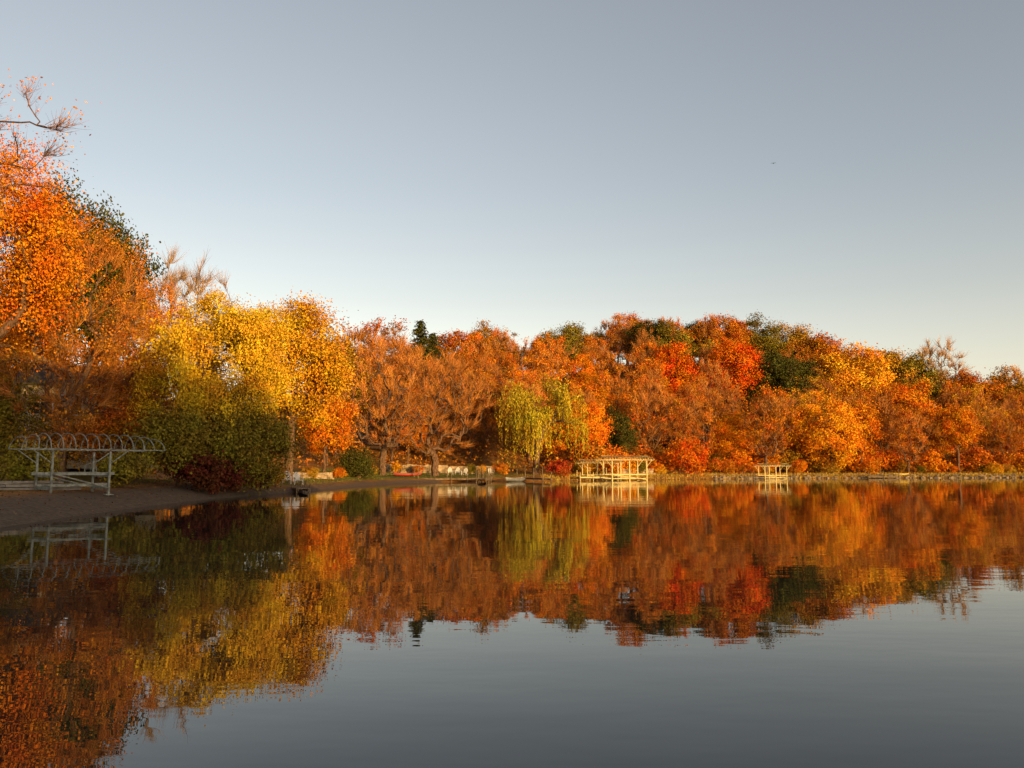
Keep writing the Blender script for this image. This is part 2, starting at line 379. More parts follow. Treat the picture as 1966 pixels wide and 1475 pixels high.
COL = {'orange': (.74, .235, .012), 'bright orange': (.90, .31, .012), 'golden': (.76, .375, .02), 'yellow green': (.50, .355, .024),
       'rust': (.54, .168, .014), 'red orange': (.78, .165, .01), 'olive': (.23, .175, .02), 'dark green': (.08, .08, .015),
       'dark red': (.12, .03, .014), 'brown': (.58, .23, .05), 'pale grey': (.5, .32, .17), 'bronze': (.46, .235, .022), 'crimson': (.5, .08, .02),
       'yellow gold': (.66, .40, .022), 'dull olive': (.25, .185, .022), 'copper': (.62, .23, .022), 'amber': (.84, .34, .016)}
def plant(parts, name, loc, col, label, cat='tree', group=None, s=1, rz=0, tw=None, sz=None):
    e = empty(name, loc, rz, label, cat, group, s)
    if sz: e.scale = (s, s, sz)
    jit = R_.uniform(.78, 1.12)
    for nm, me_, k in parts:
        o = bpy.data.objects.new(nm, me_); C.objects.link(o); o.parent = e
        if k == 'c': o.color = (*[min(1, x * jit) for x in COL[col]], 1)
        elif k == 't': o.color = (*[x * jit for x in (tw or COL['brown'])], 1)
    return e

far_leafy = [leafy(10 + i, H=13, R=[4.2, 4.9, 4.4, 5.2, 3.7, 4.6][i], zc=[.56, .5, .6, .5, .56, .52][i], m=88, size=.235, clump=.5, nl=[15, 12, 17, 14, 13, 19][i], low=-.9, lr=[(.26, .46), (.28, .48), (.22, .40), (.26, .48), (.26, .46), (.20, .36)][i]) for i in range(6)]
far_bare = [bare(30 + i, R=[4.2, 5.0, 3.6, 4.4][i], wide=[.62, .55, .7, .5][i], wd=.045, ntw=4300) for i in range(4)]
far_semi = [bare(40 + i, R=[4.4, 5.0, 3.8, 4.6][i], ntw=3400, wd=.05, leaf=9000, lsize=.24, wide=[.6, .52, .68, .5][i], base=.2, gap=-.2) for i in range(4)]
far_con = [conifer(50), conifer(51, R=3.8)]
shrubs = [shrub(60), shrub(61, 2.0, 1.9), shrub(62, 2.8, 1.5)]
spots = []
def ptop(parts, Hn, name, px, Y, ytop, col, label, group, cat='tree', rz=0, tw=None, wide=1.0):
    "plants a tree so that its natural height reaches the given level"
    g = G(px, Y); zt = at(px, ytop, Y)[2]; s = (zt - g[2]) / Hn
    spots.append((g[0], g[1])); return plant(parts, name, g - [0, 0, .1], col, label, cat, group, s * wide, rz, tw, s)

# ------------------------------------------------------------------ hand placed skyline trees
GH = 'trees on the far wooded hillside'
for a in [(far_con[0], 15, 'conifer_tree', 806, 150, 614, 'dark green', 'dark conifer breaking the skyline behind the two spreading bare trees'),
          (far_con[1], 15, 'conifer_tree', 830, 153, 638, 'dark green', 'lower dark conifer right of the skyline conifer'),
          (far_leafy[1], 13, 'leafy_tree', 1085, 172, 598, 'olive', 'dark olive crown on the skyline above the weeping willow'),
          (far_leafy[3], 13, 'leafy_tree', 940, 165, 604, 'bronze', 'bronze rounded crown on the skyline left of the willow'),
          (far_leafy[0], 13, 'leafy_tree', 875, 160, 618, 'rust', 'rust crown on the skyline right of the conifers'),
          (far_leafy[5], 13, 'leafy_tree', 1205, 182, 588, 'rust', 'rust crown at the highest point of the ridge'),
          (far_leafy[0], 13, 'leafy_tree', 1250, 172, 600, 'dark green', 'left of three dark green crowns near the ridge top'),
          (far_leafy[3], 13, 'leafy_tree', 1300, 168, 608, 'olive', 'olive crown between two dark green crowns near the ridge top'),
          (far_leafy[1], 13, 'leafy_tree', 1345, 186, 594, 'dark green', 'right of three dark green crowns near the ridge top'),
          (far_leafy[2], 13, 'leafy_tree', 1395, 180, 592, 'rust', 'rust crown on the skyline right of the dark green ones'),
          (far_leafy[4], 13, 'leafy_tree', 1295, 156, 645, 'red orange', 'red orange crown high on the slope below the dark green crowns'),
          (far_leafy[0], 13, 'leafy_tree', 1405, 160, 636, 'red orange', 'red orange crown high on the slope above the small canopy'),
          (far_leafy[3], 13, 'leafy_tree', 1470, 184, 594, 'olive', 'broad olive crown on the skyline right of the red orange crown'),
          (far_leafy[1], 13, 'leafy_tree', 1500, 162, 638, 'dark green', 'dark green crown just below the olive skyline crown'),
          (far_leafy[5], 13, 'leafy_tree', 1530, 182, 606, 'bronze', 'bronze crown on the skyline right of the broad olive crown'),
          (far_leafy[5], 13, 'leafy_tree', 1575, 178, 624, 'rust', 'rust crown on the skyline where the ridge begins dropping right'),
          (far_leafy[2], 13, 'leafy_tree', 1640, 165, 645, 'golden', 'golden crown on the falling part of the ridge'),
          (far_leafy[0], 13, 'leafy_tree', 1695, 172, 652, 'bronze', 'bronze crown on the skyline right of the golden one'),
          (far_leafy[2], 13, 'leafy_tree', 1745, 172, 666, 'olive', 'olive crown high on the right slope'),
          (far_bare[3], 14, 'bare_tree', 1800, 180, 660, 'pale grey', 'grey bare crown on the right skyline'),
          (far_leafy[1], 13, 'leafy_tree', 1860, 172, 682, 'rust', 'rust crown on the skyline right of the grey bare crown'),
          (far_leafy[3], 13, 'leafy_tree', 1945, 172, 694, 'bronze', 'bronze crown on the skyline at the right edge'),
          (far_leafy[4], 13, 'leafy_tree', 1000, 138, 700, 'bright orange', 'bright orange crown directly behind the weeping willow'),
          (far_semi[0], 14, 'sparse_tree', 690, 135, 630, 'rust', 'rust sparse crown on the skyline just right of the golden tree'),
          (far_semi[1], 14, 'sparse_tree', 745, 140, 634, 'rust', 'second rust sparse crown on the skyline right of the golden tree'),
          (far_leafy[4], 13, 'leafy_tree', 650, 120, 632, 'bronze', 'bronze crown touching the golden tree on the skyline'),
          (far_leafy[5], 13, 'leafy_tree', 1740, 150, 712, 'orange', 'orange crown midway up slope on the right')]:
    pts, Hn, nm, px, Y, yt, col, lab = a
    ptop(pts, Hn, nm, px, Y, yt, col, lab, GH, rz=px * .37, tw=COL['pale grey'] if col == 'pale grey' else None, wide=1.1)

# ------------------------------------------------------------------ hillside wood
ANC = [(650, 670, 'b', 'brown'), (690, 640, 's', 'rust'), (740, 640, 'l', 'rust'), (735, 720, 's', 'rust'), (870, 650, 'l', 'rust'),
       (985, 615, 'b', 'pale grey'), (920, 670, 's', 'orange'), (1000, 665, 'l', 'orange'), (1080, 690, 's', 'orange'), (1100, 650, 's', 'orange'),
       (1140, 615, 'l', 'bronze'), (1180, 690, 's', 'rust'), (1215, 650, 'b', 'brown'),
       (1380, 625, 'l', 'rust'), (1440, 615, 'l', 'olive'), (1550, 655, 'l', 'rust'), (1350, 690, 's', 'orange'), (1430, 690, 's', 'rust'),
       (1740, 740, 's', 'orange'), (1790, 690, 'l', 'rust'), (1860, 720, 'l', 'rust'), (1890, 700, 'l', 'bronze'), (1680, 730, 'l', 'golden'),
       (1250, 760, 's', 'orange'), (1150, 780, 'l', 'orange'), (1120, 730, 'l', 'orange'), (1340, 740, 'b', 'brown'), (1430, 740, 'b', 'brown'), (1400, 830, 'l', 'bright orange'), (1310, 810, 's', 'rust'), (1560, 730, 's', 'rust'),
       (1540, 780, 's', 'golden'), (1650, 790, 'b', 'brown'), (1490, 830, 'l', 'orange'), (1800, 810, 's', 'orange'), (1830, 770, 'l', 'bright orange'), (1900, 800, 's', 'golden'), (1950, 820, 's', 'rust'),
       (1710, 830, 's', 'rust'), (1250, 860, 's', 'rust'), (1140, 860, 's', 'orange'), (1200, 830, 'l', 'bright orange'), (900, 800, 's', 'rust'), (780, 780, 's', 'rust'), (640, 800, 'l', 'orange'), (620, 640, 'b', 'brown'), (1640, 850, 'l', 'orange'), (700, 760, 's', 'rust')]
rng = np.random.default_rng(5)
cand = []
step = 5.9
for gx in np.arange(-100, 190, step):
    for gy in np.arange(58, 235, step):
        x = gx + rng.uniform(-.45, .45) * step + (int(gy / step) % 2) * step * .5; y = gy + rng.uniform(-.45, .45) * step
        cand.append((x, y))
cand = np.array(cand); dd = sdist(cand[:, 0], cand[:, 1]); hh = hgt(cand[:, 0], cand[:, 1])
KN = {'l': 'leafy trees', 'b': 'bare trees', 's': 'sparse trees', 'c': 'conifers'}
info = []
for (x, y), d, z in zip(cand, dd, hh):
    px, py = proj((x, y, z + 7))
    if d < 3.5 or d > 84 or px < 520 or px > 2060: continue
    if 540 < px < 960 and d < 20: continue
    if px < 700 and y < 85: continue
    if 940 < px < 1130 and d < 11: continue
    if abs(px - 1580) < 45 and d < 14: continue
    if 960 < px < 1400 and d < 7: continue
    if any((x - a) ** 2 + (y - b2) ** 2 < 16 for a, b2 in spots): continue
    dist = [((px - a[0]) / 1.0) ** 2 + ((py - a[1]) * 1.2) ** 2 + rng.uniform(0, 900) for a in ANC]
    a = ANC[int(np.argmin(dist))]; kind, col = a[2], a[3]
    if kind == 'l' and rng.random() < .2: kind = 's'
    if rng.random() < .15: col = str(rng.choice(['orange', 'rust', 'golden', 'bronze', 'olive', 'rust', 'dark green'])); kind = 'l'
    if kind == 'b' and col not in ('brown', 'pale grey'): col = 'brown'
    if kind == 'l' and col == 'brown': col = 'rust'
    s = rng.uniform(.62, 1.0)
    if d < 14: s = rng.uniform(.75, 1.0)
    if d > 52: s = rng.uniform(.68, .86); kind = 'l' if kind == 's' and rng.random() < .5 else kind
    info.append((px, x, y, z, d, kind, col, s))
# leave out what stands wholly behind nearer crowns
yy_, xx_ = np.mgrid[0:370, 0:500] * 4.0
mask = (xx_ < 600) & (yy_ > 590)
keep = []
for t in sorted(info, key=lambda t: t[2]):
    px, x, y, z, d, kind, col, s = t
    cx, cy = proj((x, y, z + 7 * s)); rx = 4.5 * s * F / y; ry = 6 * s * F / y
    e = ((xx_ - cx) / rx) ** 2 + ((yy_ - cy) / ry) ** 2
    tot = (e < 1).sum(); new = ((e < 1) & ~mask).sum()
    if tot == 0 or new / max(tot, 1) < .1: continue
    keep.append(t)
    mask |= e < (.75 if kind == 'l' else .5)
info = sorted(keep)
ZONES = [(700, 'above the left lawn'), (900, 'behind the spreading bare trees'), (985, 'just left of the willow'), (1100, 'above the weeping willow'), (1270, 'above the large boat canopies'),
         (1400, 'above the red orange bush'), (1530, 'above the small boat canopy'), (1700, 'above the golden shoreline tree'), (1840, 'right of the golden tree'), (9999, 'near the right edge')]
def zone(px): return next(z for p, z in ZONES if px < p)
def band(d): return 'on the shore' if d < 12 else 'low on slope' if d < 30 else 'midway up slope' if d < 50 else 'high on slope' if d < 68 else 'on ridge'
keys = {}
for t in info: keys.setdefault((zone(t[0]), band(t[4]), t[5], t[6]), []).append(t)
ORD = ['first', 'second', 'third', 'fourth', 'fifth', 'sixth', 'seventh', 'eighth', 'ninth', 'tenth', 'eleventh', 'twelfth', 'thirteenth', 'fourteenth', 'fifteenth', 'sixteenth']
for key, lst in keys.items():
    for i, (px, x, y, z, d, kind, col, s) in enumerate(lst):
        zn, bd, _, _ = key; kn = KN[kind]
        label = f'{col} {kn[:-1]} {bd} {zn}' if len(lst) == 1 else f'{ORD[i]} from left of {col} {kn} {bd} {zn}'
        pool = {'l': far_leafy, 'b': far_bare, 's': far_semi, 'c': far_con}[kind]
        nm = {'l': 'leafy_tree', 'b': 'bare_tree', 's': 'sparse_tree', 'c': 'conifer_tree'}[kind]
        tw = COL['pale grey'] if col == 'pale grey' else COL['brown']
        plant(pool[int(rng.integers(len(pool)))], nm, (x, y, z - .1), col, label, 'tree', GH, s, rng.uniform(0, 6.28), tw, s * rng.uniform(.85, 1.15) if d < 52 else s)

# ------------------------------------------------------------------ hand placed far shore trees
GF = 'trees along the far shore'
ptop(bare(70, H=16, R=6.2, nT=320, ntw=6000, wd=.04, rt=.42, h0=.14, base=.22), 16, 'bare_tree', 737, 97, 658, 'brown', 'tall spreading bare tree with forked trunk at the lawn edge, left of a pair', GF)
ptop(bare(71, H=15.5, R=6.8, nT=360, ntw=7000, wd=.04, rt=.45, h0=.16, base=.2), 15.5, 'bare_tree', 836, 101, 680, 'brown', 'broad round bare tree with short thick trunk just left of the weeping willow', GF)
ptop(weeping(76, H=12.8, R=7.2, ns=520, lmin=.8, lmax=10, nT=85, low=-.3, dome=44, nlob=12, spread=.5, lr=(.16, .36), zvar=6, zend=.5, lean=(.07, 0)), 12.2, 'weeping_willow', 1028, 111, 716, 'yellow green', 'yellow green weeping willow with long hanging strands on the far shore', GF, wide=1.02)
ptop(leafy(73, H=13, R=6.4, nT=360, m=76, size=.23, rt=.3, zc=.5, low=-.95, nl=20, lr=(.18, .38), lean=(-.08, -.08)), 13, 'leafy_tree', 1590, 132, 745, 'amber', 'bright golden orange tree leaning over the far shoreline', GF)
ptop(leafy(74, H=9.2, R=3.2, nT=150, m=70, size=.21, rt=.16), 9.2, 'leafy_tree', 626, 80, 745, 'orange', 'small bright orange tree at the edge of the left lawn', GF, wide=.9)
ptop(leafy(75, H=6.4, R=3.3, zc=.5, nT=120, m=60, size=.22, rt=.12, low=-.9, nl=9, lr=(.2, .45)), 6.4, 'leafy_bush', 1318, 119.5, 832, 'red orange', 'glowing red orange bush on the far shore between the boat canopies', GF, 'bush')
plant(shrubs[0], 'shrub', G(1072, 108.5), 'crimson', 'small crimson shrub at the water just right of the willow', 'bush', GF, 1.0)

# ------------------------------------------------------------------ near left trees
GL = 'trees on the left shore'
def nl(seed, **k): return leafy(seed, **{**dict(nT=380, m=125, size=.14, clump=.58, rt=.3), **k})
ptop(nl(80, H=16.5, R=4.9, nl=22, low=-.5, nT=380, lr=(.18, .38)), 16.5, 'leafy_tree', -30, 42, 230, 'orange', 'tall dense orange tree at the left edge of the picture', GL, wide=.78)
ptop(bare(81, H=15, R=4.9, nT=380, ntw=9000, wd=.028, ln=1.1, leaf=32000, lsize=.13, rt=.32, h0=.25, base=.15, wide=.58, gap=-.4), 15, 'sparse_tree', 125, 48, 430, 'copper', 'copper orange half bare tree behind the near boat lift', GL, wide=.95)
ptop(bare(82, H=14.5, R=4.4, nT=340, ntw=8000, wd=.03, leaf=19000, lsize=.14, rt=.26, base=.15, wide=.5), 14.5, 'sparse_tree', 280, 60, 575, 'rust', 'brown rust thin leaved tree between copper tree and yellow willow', GL)
ptop(nl(83, H=15.5, R=4.4, m=80, size=.2), 15.5, 'leafy_tree', 108, 70, 320, 'dark green', 'dark green tree rising high behind the copper orange tree', GL, wide=.68)
ptop(nl(84, H=13, R=4.4, m=80, size=.2), 13, 'leafy_tree', 178, 73, 402, 'dark green', 'lower dark green tree on the upper left slope', GL, wide=.68)
ptop(bare(85, H=17, R=4.5, nT=260, ntw=4600, wd=.03, rt=.22), 17, 'bare_tree', 345, 76, 508, 'pale grey', 'bare grey topped tree poking above the yellow willow', GL, tw=COL['pale grey'])
ptop(weeping(86, H=13.6, R=6.8, ns=1700, size=.16, zend=.8, lmin=.4, lmax=3.0, dome=270, rt=.42, asp=.24, step=.12, nT=300, low=-.95, nlob=26, lr=(.14, .32), lean=(.10, -.03)), 13.6, 'willow_tree', 415, 51, 528, 'yellow gold', 'large yellow gold willow overhanging the left shore', GL, wide=1.03)
ptop(nl(87, H=14.5, R=4.9, nl=20, nT=430, m=110, size=.17, low=-.9, lr=(.2, .38)), 14.5, 'leafy_tree', 560, 66, 546, 'golden', 'golden yellow tree right of the large willow', GL, wide=.98)
p = G(462, 50.5); plant(nl(88, H=6.0, R=3.8, nT=250, m=90, size=.15, clump=.6, rt=.12, low=-.95, zc=.48, nl=20, lr=(.16, .36), lean=(.12, 0)), 'leafy_tree', p, 'dull olive', 'low shaded olive tree at the water below the large willow', 'tree', GL)
p = G(350, 48); plant(nl(89, H=5.6, R=3.2, nT=190, m=90, size=.15, clump=.6, rt=.10, low=-.95, zc=.48, nl=17, lr=(.16, .36)), 'leafy_tree', p, 'dull olive', 'small shaded olive tree right of the near boat lift', 'tree', GL)
p = G(5, 47); plant(nl(90, H=6, R=3.2, nT=220, m=80, low=-.9, zc=.5), 'leafy_tree', p, 'dull olive', 'dark shaded small tree behind the timber wall at left edge', 'tree', GL)
p = G(-70, 55); plant(nl(91, H=15, R=5, m=70), 'leafy_tree', p, 'bright orange', 'bright orange tree half out of the left edge', 'tree', GL)
p = G(262, 52); plant(nl(94, H=7.6, R=3.2, nT=220, m=80, low=-.9, zc=.5), 'leafy_tree', p, 'rust', 'low rust tree right of the cream house', 'tree', GL)
p = G(128, 52); plant(nl(98, H=5.6, R=2.2, nT=70, m=55, low=-.9, zc=.5), 'leafy_tree', p, 'bronze', 'small thin bronze tree in front of the cream house', 'tree', GL)
p = G(198, 53); plant(bare(99, H=7.0, R=2.8, nT=150, ntw=2400, wd=.022, ln=.8, leaf=3000, lsize=.13, rt=.13, base=.15, wide=.5), 'sparse_tree', p, 'rust', 'thin twiggy rust tree in front of the cream house', 'tree', GL)
p = G(60, 74); plant(nl(95, H=12, R=4.6, nT=300, m=70, size=.22, low=-.95, zc=.5), 'leafy_tree', p, 'orange', 'orange tree filling the gap behind the cream house', 'tree', GL)
p = G(-10, 70); plant(nl(96, H=13, R=5, nT=300, m=70, size=.22, low=-.95, zc=.5), 'leafy_tree', p, 'rust', 'rust tree deep behind the left edge orange tree', 'tree', GL)
p = G(235, 76); plant(far_leafy[3], 'leafy_tree', p, 'rust', 'rust tree on the slope above the cream house', 'tree', GL, .66)
p = np.array([-23.6, 25, float(hgt(-23.6, 25))]); plant(bare(97, H=15.9, R=8.0, nT=460, ntw=6200, wd=.016, ln=.7, leaf=5000, lsize=.1, rt=.28, base=.52, wide=.76, gap=-1.2, upb=.1, up=.35), 'bare_tree', p, 'copper', 'nearly bare branches with few orange leaves reaching in at upper left', 'tree', GL, tw=(.26, .13, .08))
for i, (px, Y, c, s) in enumerate([(390, 46.5, 'dark red', 1.0), (440, 49, 'dark red', 1.0), (505, 53, 'dark red', .7), (250, 43, 'olive', .9), (60, 40, 'olive', .9), (535, 57, 'bronze', .6)]):
    lab = ['dark red bush at the left waterline under the willow', 'larger dark red bush below the willow trunk', 'low red bush at right tip of left shore',
           'olive shrub behind right end of the near boat lift', 'shaded olive shrub behind the timber wall', 'bronze shrub near the pair of white chairs'][i]
    plant(shrubs[i % 3], 'shrub', G(px, Y), c, lab, 'bush', 'bushes on the left shore', s, i)
plant(nl(93, H=3.0, R=1.9, nT=150, m=80, low=-.9, zc=.45), 'evergreen_shrub', G(692, 86), 'dark green', 'dense black green evergreen shrub on the lawn left of the bare trees', 'bush', GF)
for i, (px, Y, c, s, lab) in enumerate([(600, 76, 'bronze', .5, 'small bronze garden bush by the low stone wall at left'), (655, 82, 'orange', .45, 'small orange garden bush left of the evergreen shrub'),
        (765, 107, 'golden', .6, 'golden garden bush by the stone wall between the bare trees'), (805, 108, 'rust', .5, 'rust garden bush by the stone wall near the broad bare tree'),
        (905, 108, 'olive', .6, 'olive garden bush right of the lawn chairs'), (925, 107, 'golden', .5, 'golden garden bush just left of the willow'), (960, 108, 'rust', .7, 'rust garden bush under the left edge of the willow'),
        (720, 97, 'bronze', .45, 'bronze garden bush at the foot of the forked bare tree')]):
    plant(shrubs[i % 3], 'shrub', G(px, Y), c, lab, 'bush', 'garden bushes on the lawn', s, i)

# shrubs at the far waterline
slist = []
for px in np.arange(1105, 2000, 24):
    if 1275 < px < 1360: continue
    pxx = px + rng.uniform(-9, 9)
    Y0 = np.interp(pxx, [900, 1100, 1300, 1500, 1700, 1966], [101, 109, 118, 127, 130, 136])
    if rng.random() < (.4 if pxx > 1600 else .85): slist.append((pxx, Y0 + rng.uniform(3, 5.5), str(rng.choice(['orange', 'rust', 'bronze', 'olive', 'golden'])), rng.uniform(.5, 1.0)))
    if rng.random() < .8: slist.append((pxx + 12, Y0 + rng.uniform(6.5, 11), str(rng.choice(['orange', 'rust', 'bronze', 'rust', 'orange'])), rng.uniform(1.2, 1.9)))
slist.sort()
cc = {}
for t in slist: cc.setdefault((t[2], zone(t[0]), t[3] > 1.2), []).append(t)
for (c, zn, big), lst in cc.items():
    zn2 = zn.replace('above', 'near').replace('shoreline ', ''); sz_ = 'tall' if big else 'low'
    for k, (px, Y, c, s) in enumerate(lst):
        lab = f'{sz_} {c} shrub at far waterline {zn2}' if len(lst) == 1 else f'{ORD[k]} from left of {sz_} {c} shrubs by water {zn2}'
        plant(shrubs[int(rng.integers(3))], 'shrub', G(px, Y), c, lab, 'bush', 'shrubs along the far waterline', s, rng.uniform(0, 6))

# ------------------------------------------------------------------ stuff: undergrowth, grass, fallen leaves
def scatter(n, box, cond, rng):
    X = rng.uniform(box[0], box[1], n); Y = rng.uniform(box[2], box[3], n); d = sdist(X, Y); k = cond(X, Y, d); X, Y, d = X[k], Y[k], d[k]
    return np.stack([X, Y, hgt(X, Y)], 1), d
P_, d_ = scatter(70000, (-80, 130, 60, 190), lambda X, Y, d: (d > 6) & (d < 45) & ~((np.degrees(np.arctan2(X, Y)) < -1) & (d < 19)), rng)
P_[:, 2] += rng.random(len(P_)) ** 1.5 * 2.2
me = mesh_quads('undergrowth', leaf_quads(P_, rng.normal(size=P_.shape) + [0, 0, .5], .40 * rng.uniform(.5, 1.3, len(P_)), rng), M_leaf, rng.random(len(P_)))
o = bpy.data.objects.new('undergrowth', me); C.objects.link(o); o.color = (.48, .18, .022, 1); tag(o, 'rust brown undergrowth covering the wooded hillside', 'undergrowth', kind='stuff')
def blades(P_, lo, hi, wd, name, col, lab):
    hg = rng.uniform(lo, hi, len(P_))
    b0 = P_ + rng.normal(size=P_.shape) * [.05, .05, 0] - [0, 0, .03]; e0 = b0 + np.stack([rng.normal(size=len(P_)) * .3 * hg, rng.normal(size=len(P_)) * .3 * hg, hg], 1)
    me = mesh_quads(name, strips(b0, (b0 + e0) / 2, e0, wd, rng), M_leaf, np.tile(rng.random(len(P_)), 2))
    o = bpy.data.objects.new(name, me); C.objects.link(o); o.color = (*col, 1); tag(o, lab, 'grass', kind='stuff')
P_, d_ = scatter(110000, (4, 100, 100, 142), lambda X, Y, d: (d > -.1) & (d < 4), rng)
blades(P_[:36000], .1, .42, .035, 'grass', (.60, .39, .065), 'dry straw coloured grass fringe along the far waterline')
P_, d_ = scatter(130000, (-34, 4, 54, 118), lambda X, Y, d: (d > 1.5) & (d < 17) & (np.sin(X * .7 + 2) * np.sin(Y * .55) + rng.normal(size=len(d)) * .4 > -.3), rng)
blades(P_, .04, .10, .03, 'lawn_grass', (.21, .19, .03), 'short green lawn grass behind the left and middle shore')
P_, d_ = scatter(15000, (-40, -14, 16, 75), lambda X, Y, d: (d > .1) & (d < 14) & (rng.random(len(d)) < .25 + d / 6), rng)
P_[:, 2] += .012 + rng.random(len(P_)) * .02
me = mesh_quads('fallen_leaves', leaf_quads(P_, np.array([0, 0, 1.]) + rng.normal(size=P_.shape) * .3, .09 * rng.uniform(.6, 1.3, len(P_)), rng, .4), M_leaf, rng.random(len(P_)))
o = bpy.data.objects.new('fallen_leaves', me); C.objects.link(o); o.color = (.24, .13, .06, 1); tag(o, 'fallen brown leaves scattered on the shaded left beach', 'leaves', kind='stuff')
mb = MB()
P_, d_ = scatter(9000, (30, 120, 115, 145), lambda X, Y, d: (d > -.3) & (d < 1.3), rng)
for p in P_[:700]:
    s = rng.uniform(.2, .6); mb.box(p + [0, 0, .02], (s, s * rng.uniform(.6, 1), s * .6), rng.uniform(0, 3), rng.uniform(-.4, .4), rng.uniform(-.4, .4), s * .1)
tag(mb.build('rocks', M_rock), 'heaped rocks edging the water on the right far shore', 'rocks', kind='stuff')

# ------------------------------------------------------------------ boat lifts with canopy frames
def boat_lift(L=6.4, W=2.7, H=2.5, mat=M_alu, nh=14, name='boat_lift', px0=-1.9, px1=.9, arch=.42, t=1.0, ridge=True, extra=False):
    r = empty(name, (0, 0, 0))
    for x in ((px0, (px0 + px1) / 2, px1) if extra else (px0, px1)):
        for y in (-W / 2 + .15, W / 2 - .15):
            MB().box((x, y, H * .5 - .2), (.085 * t, .085 * t, H + .2)).box((x, y, -.02), (.34, .34, .05)).build('post', mat, r)
    for x in (px0, px1):
        MB().box((x, 0, .3), (.1 * t, W - .4, .15)).build('cross_beam', mat, r); MB().box((x, 0, .85), (.08 * t, W - .4, .1)).build('cross_beam', mat, r)
    for y in (-W / 2 + .26, W / 2 - .26):
        MB().box(((px0 + px1) / 2, y, .95), (px1 - px0 + .5, .11 * t, .13)).build('cradle_rail', mat, r)
        MB().box(((px0 + px1) / 2, y, .42), (px1 - px0, .07, .1)).build('lower_rail', mat, r)
    for y in (-W / 2 + .15, W / 2 - .15):
        MB().tube([(px0 + .05, y, .95), (px1 - .05, y, .3)], .032 * t).build('diagonal_brace', mat, r)
        MB().tube([(px0, y, H * .68), (px0 - .8, y, H - .05)], .025 * t).build('brace', mat, r); MB().tube([(px1, y, H * .68), (px1 + .8, y, H - .05)], .025 * t).build('brace', mat, r)
    MB().tube([(px1, W / 2 + .02, 1.15), (px1, W / 2 + .16, 1.15)], .03).tube([(px1 + .28 * math.cos(a), W / 2 + .16, 1.15 + .28 * math.sin(a)) for a in np.linspace(0, 2 * PI, 17)], .018)\
        .tube([(px1 - .28, W / 2 + .16, 1.15), (px1 + .28, W / 2 + .16, 1.15)], .014).tube([(px1, W / 2 + .16, .87), (px1, W / 2 + .16, 1.43)], .014).build('winch_wheel', mat, r)
    for y in (-W / 2, W / 2): MB().tube([(-L / 2, y, H), (L / 2, y, H)], .026 * t).build('canopy_rail', mat, r)
    if ridge: MB().tube([(-L / 2 + .1, 0, H + arch), (L / 2 - .1, 0, H + arch)], .014 * t).build('ridge_rail', mat, r)
    for i, x in enumerate(np.linspace(-L / 2, L / 2, nh)):
        e = abs(x) / (L / 2); k = 1 - .25 * e ** 4
        pts = [(x - math.copysign(.12, x) * math.sin(a) * (e > .8), W / 2 * math.cos(a), H + arch * k * math.sin(a) ** .9) for a in np.linspace(0.001, PI - .001, 15)]
        MB().tube(pts, .024 * t, 5).build('canopy_hoop', mat, r)
    return r
def put(o, p, rz, label, cat, group=None, s=1):
    o.location = p; o.rotation_euler = (0, 0, rz); o.scale = (s,) * 3; return tag(o, label, cat, group)
near = boat_lift(L=6.1, H=2.05, W=2.2, arch=.75, px0=-1.9, px1=.55, nh=13, t=1.0, ridge=False)
xc = X_(180, 37.2)
put(near, (xc, 37.2, float(hgt(xc, 37.2)) - .05), .85, 'bare arched canopy frame on a grey metal boat lift beached at left', 'boat lift', 'boat lifts with canopy frames')
fl = boat_lift(L=7.4, H=2.9, W=2.8, mat=M_white, nh=19, px0=-2.6, px1=2.6, t=1.7, arch=.55, extra=True)
put(fl, (at(1200, 900, 107)[0], 107, -.15), .35, 'large cream boat lift canopy frame glowing in sun left of the red bush', 'boat lift', 'boat lifts with canopy frames')
f2 = copy_tree(fl); put(f2, (at(1152, 900, 109.8)[0], 109.8, -.1), .25, 'lower cream boat lift frame just left of the large glowing one', 'boat lift', 'boat lifts with canopy frames', .85)
f3 = copy_tree(fl); put(f3, (at(1483, 900, 122.5)[0], 122.5, -.15), .25, 'small cream canopy frame alone on the shore right of the red bush', 'boat lift', 'boat lifts with canopy frames', .72)

# ------------------------------------------------------------------ docks
def dock(p0, p1, w, z, mat, label, extra=.5, n=None):
    p0 = np.array(p0, float); p1 = np.array(p1, float); L0 = np.linalg.norm(p1 - p0); rz = math.atan2(*(p1 - p0)[::-1])
    r = empty('dock', (p0[0], p0[1], 0), rz, label, 'dock', 'docks along the far shore')
    m = MB(); k = int(L0 / .2)
    for i in range(k): m.box(((i + .5) * L0 / k, 0, z), (L0 / k - .02, w, .05))
    m.build('deck', mat, r)
    for s in (-1, 1): MB().box((L0 / 2, s * (w / 2 - .06), z - .1), (L0, .06, .14)).build('stringer', mat, r)
    n = n or max(2, int(L0 / 2.2))
    for i in range(n + 1):
        for s in (-1, 1):
            x = .1 + i * (L0 - .2) / n
            MB().tube([(x, s * (w / 2 + .05), -1.2), (x, s * (w / 2 + .05), z + extra * R_.uniform(.6, 1.5))], .045).build('dock_post', mat, r)
    return r
X = X_
dock((X(800, 95), 95), (X(925, 99.5), 99.5), 1.1, .42, M_wood, 'long low grey dock in front of the broad bare tree', 1.0)
dock((X(940, 104), 104), (X(925, 92), 92), 1.1, .42, M_wood, 'dock running out toward the viewer left of the willow', 1.0)
dock((X(1000, 105), 105), (X(1050, 97), 97), 1.1, .42, M_wood, 'dock with tall posts in front of the weeping willow', 1.0)
dock((X(575, 61), 60.5), (X(588, 55), 55), .8, .3, M_wood, 'short dark dock at the tip of the left shore', .4)
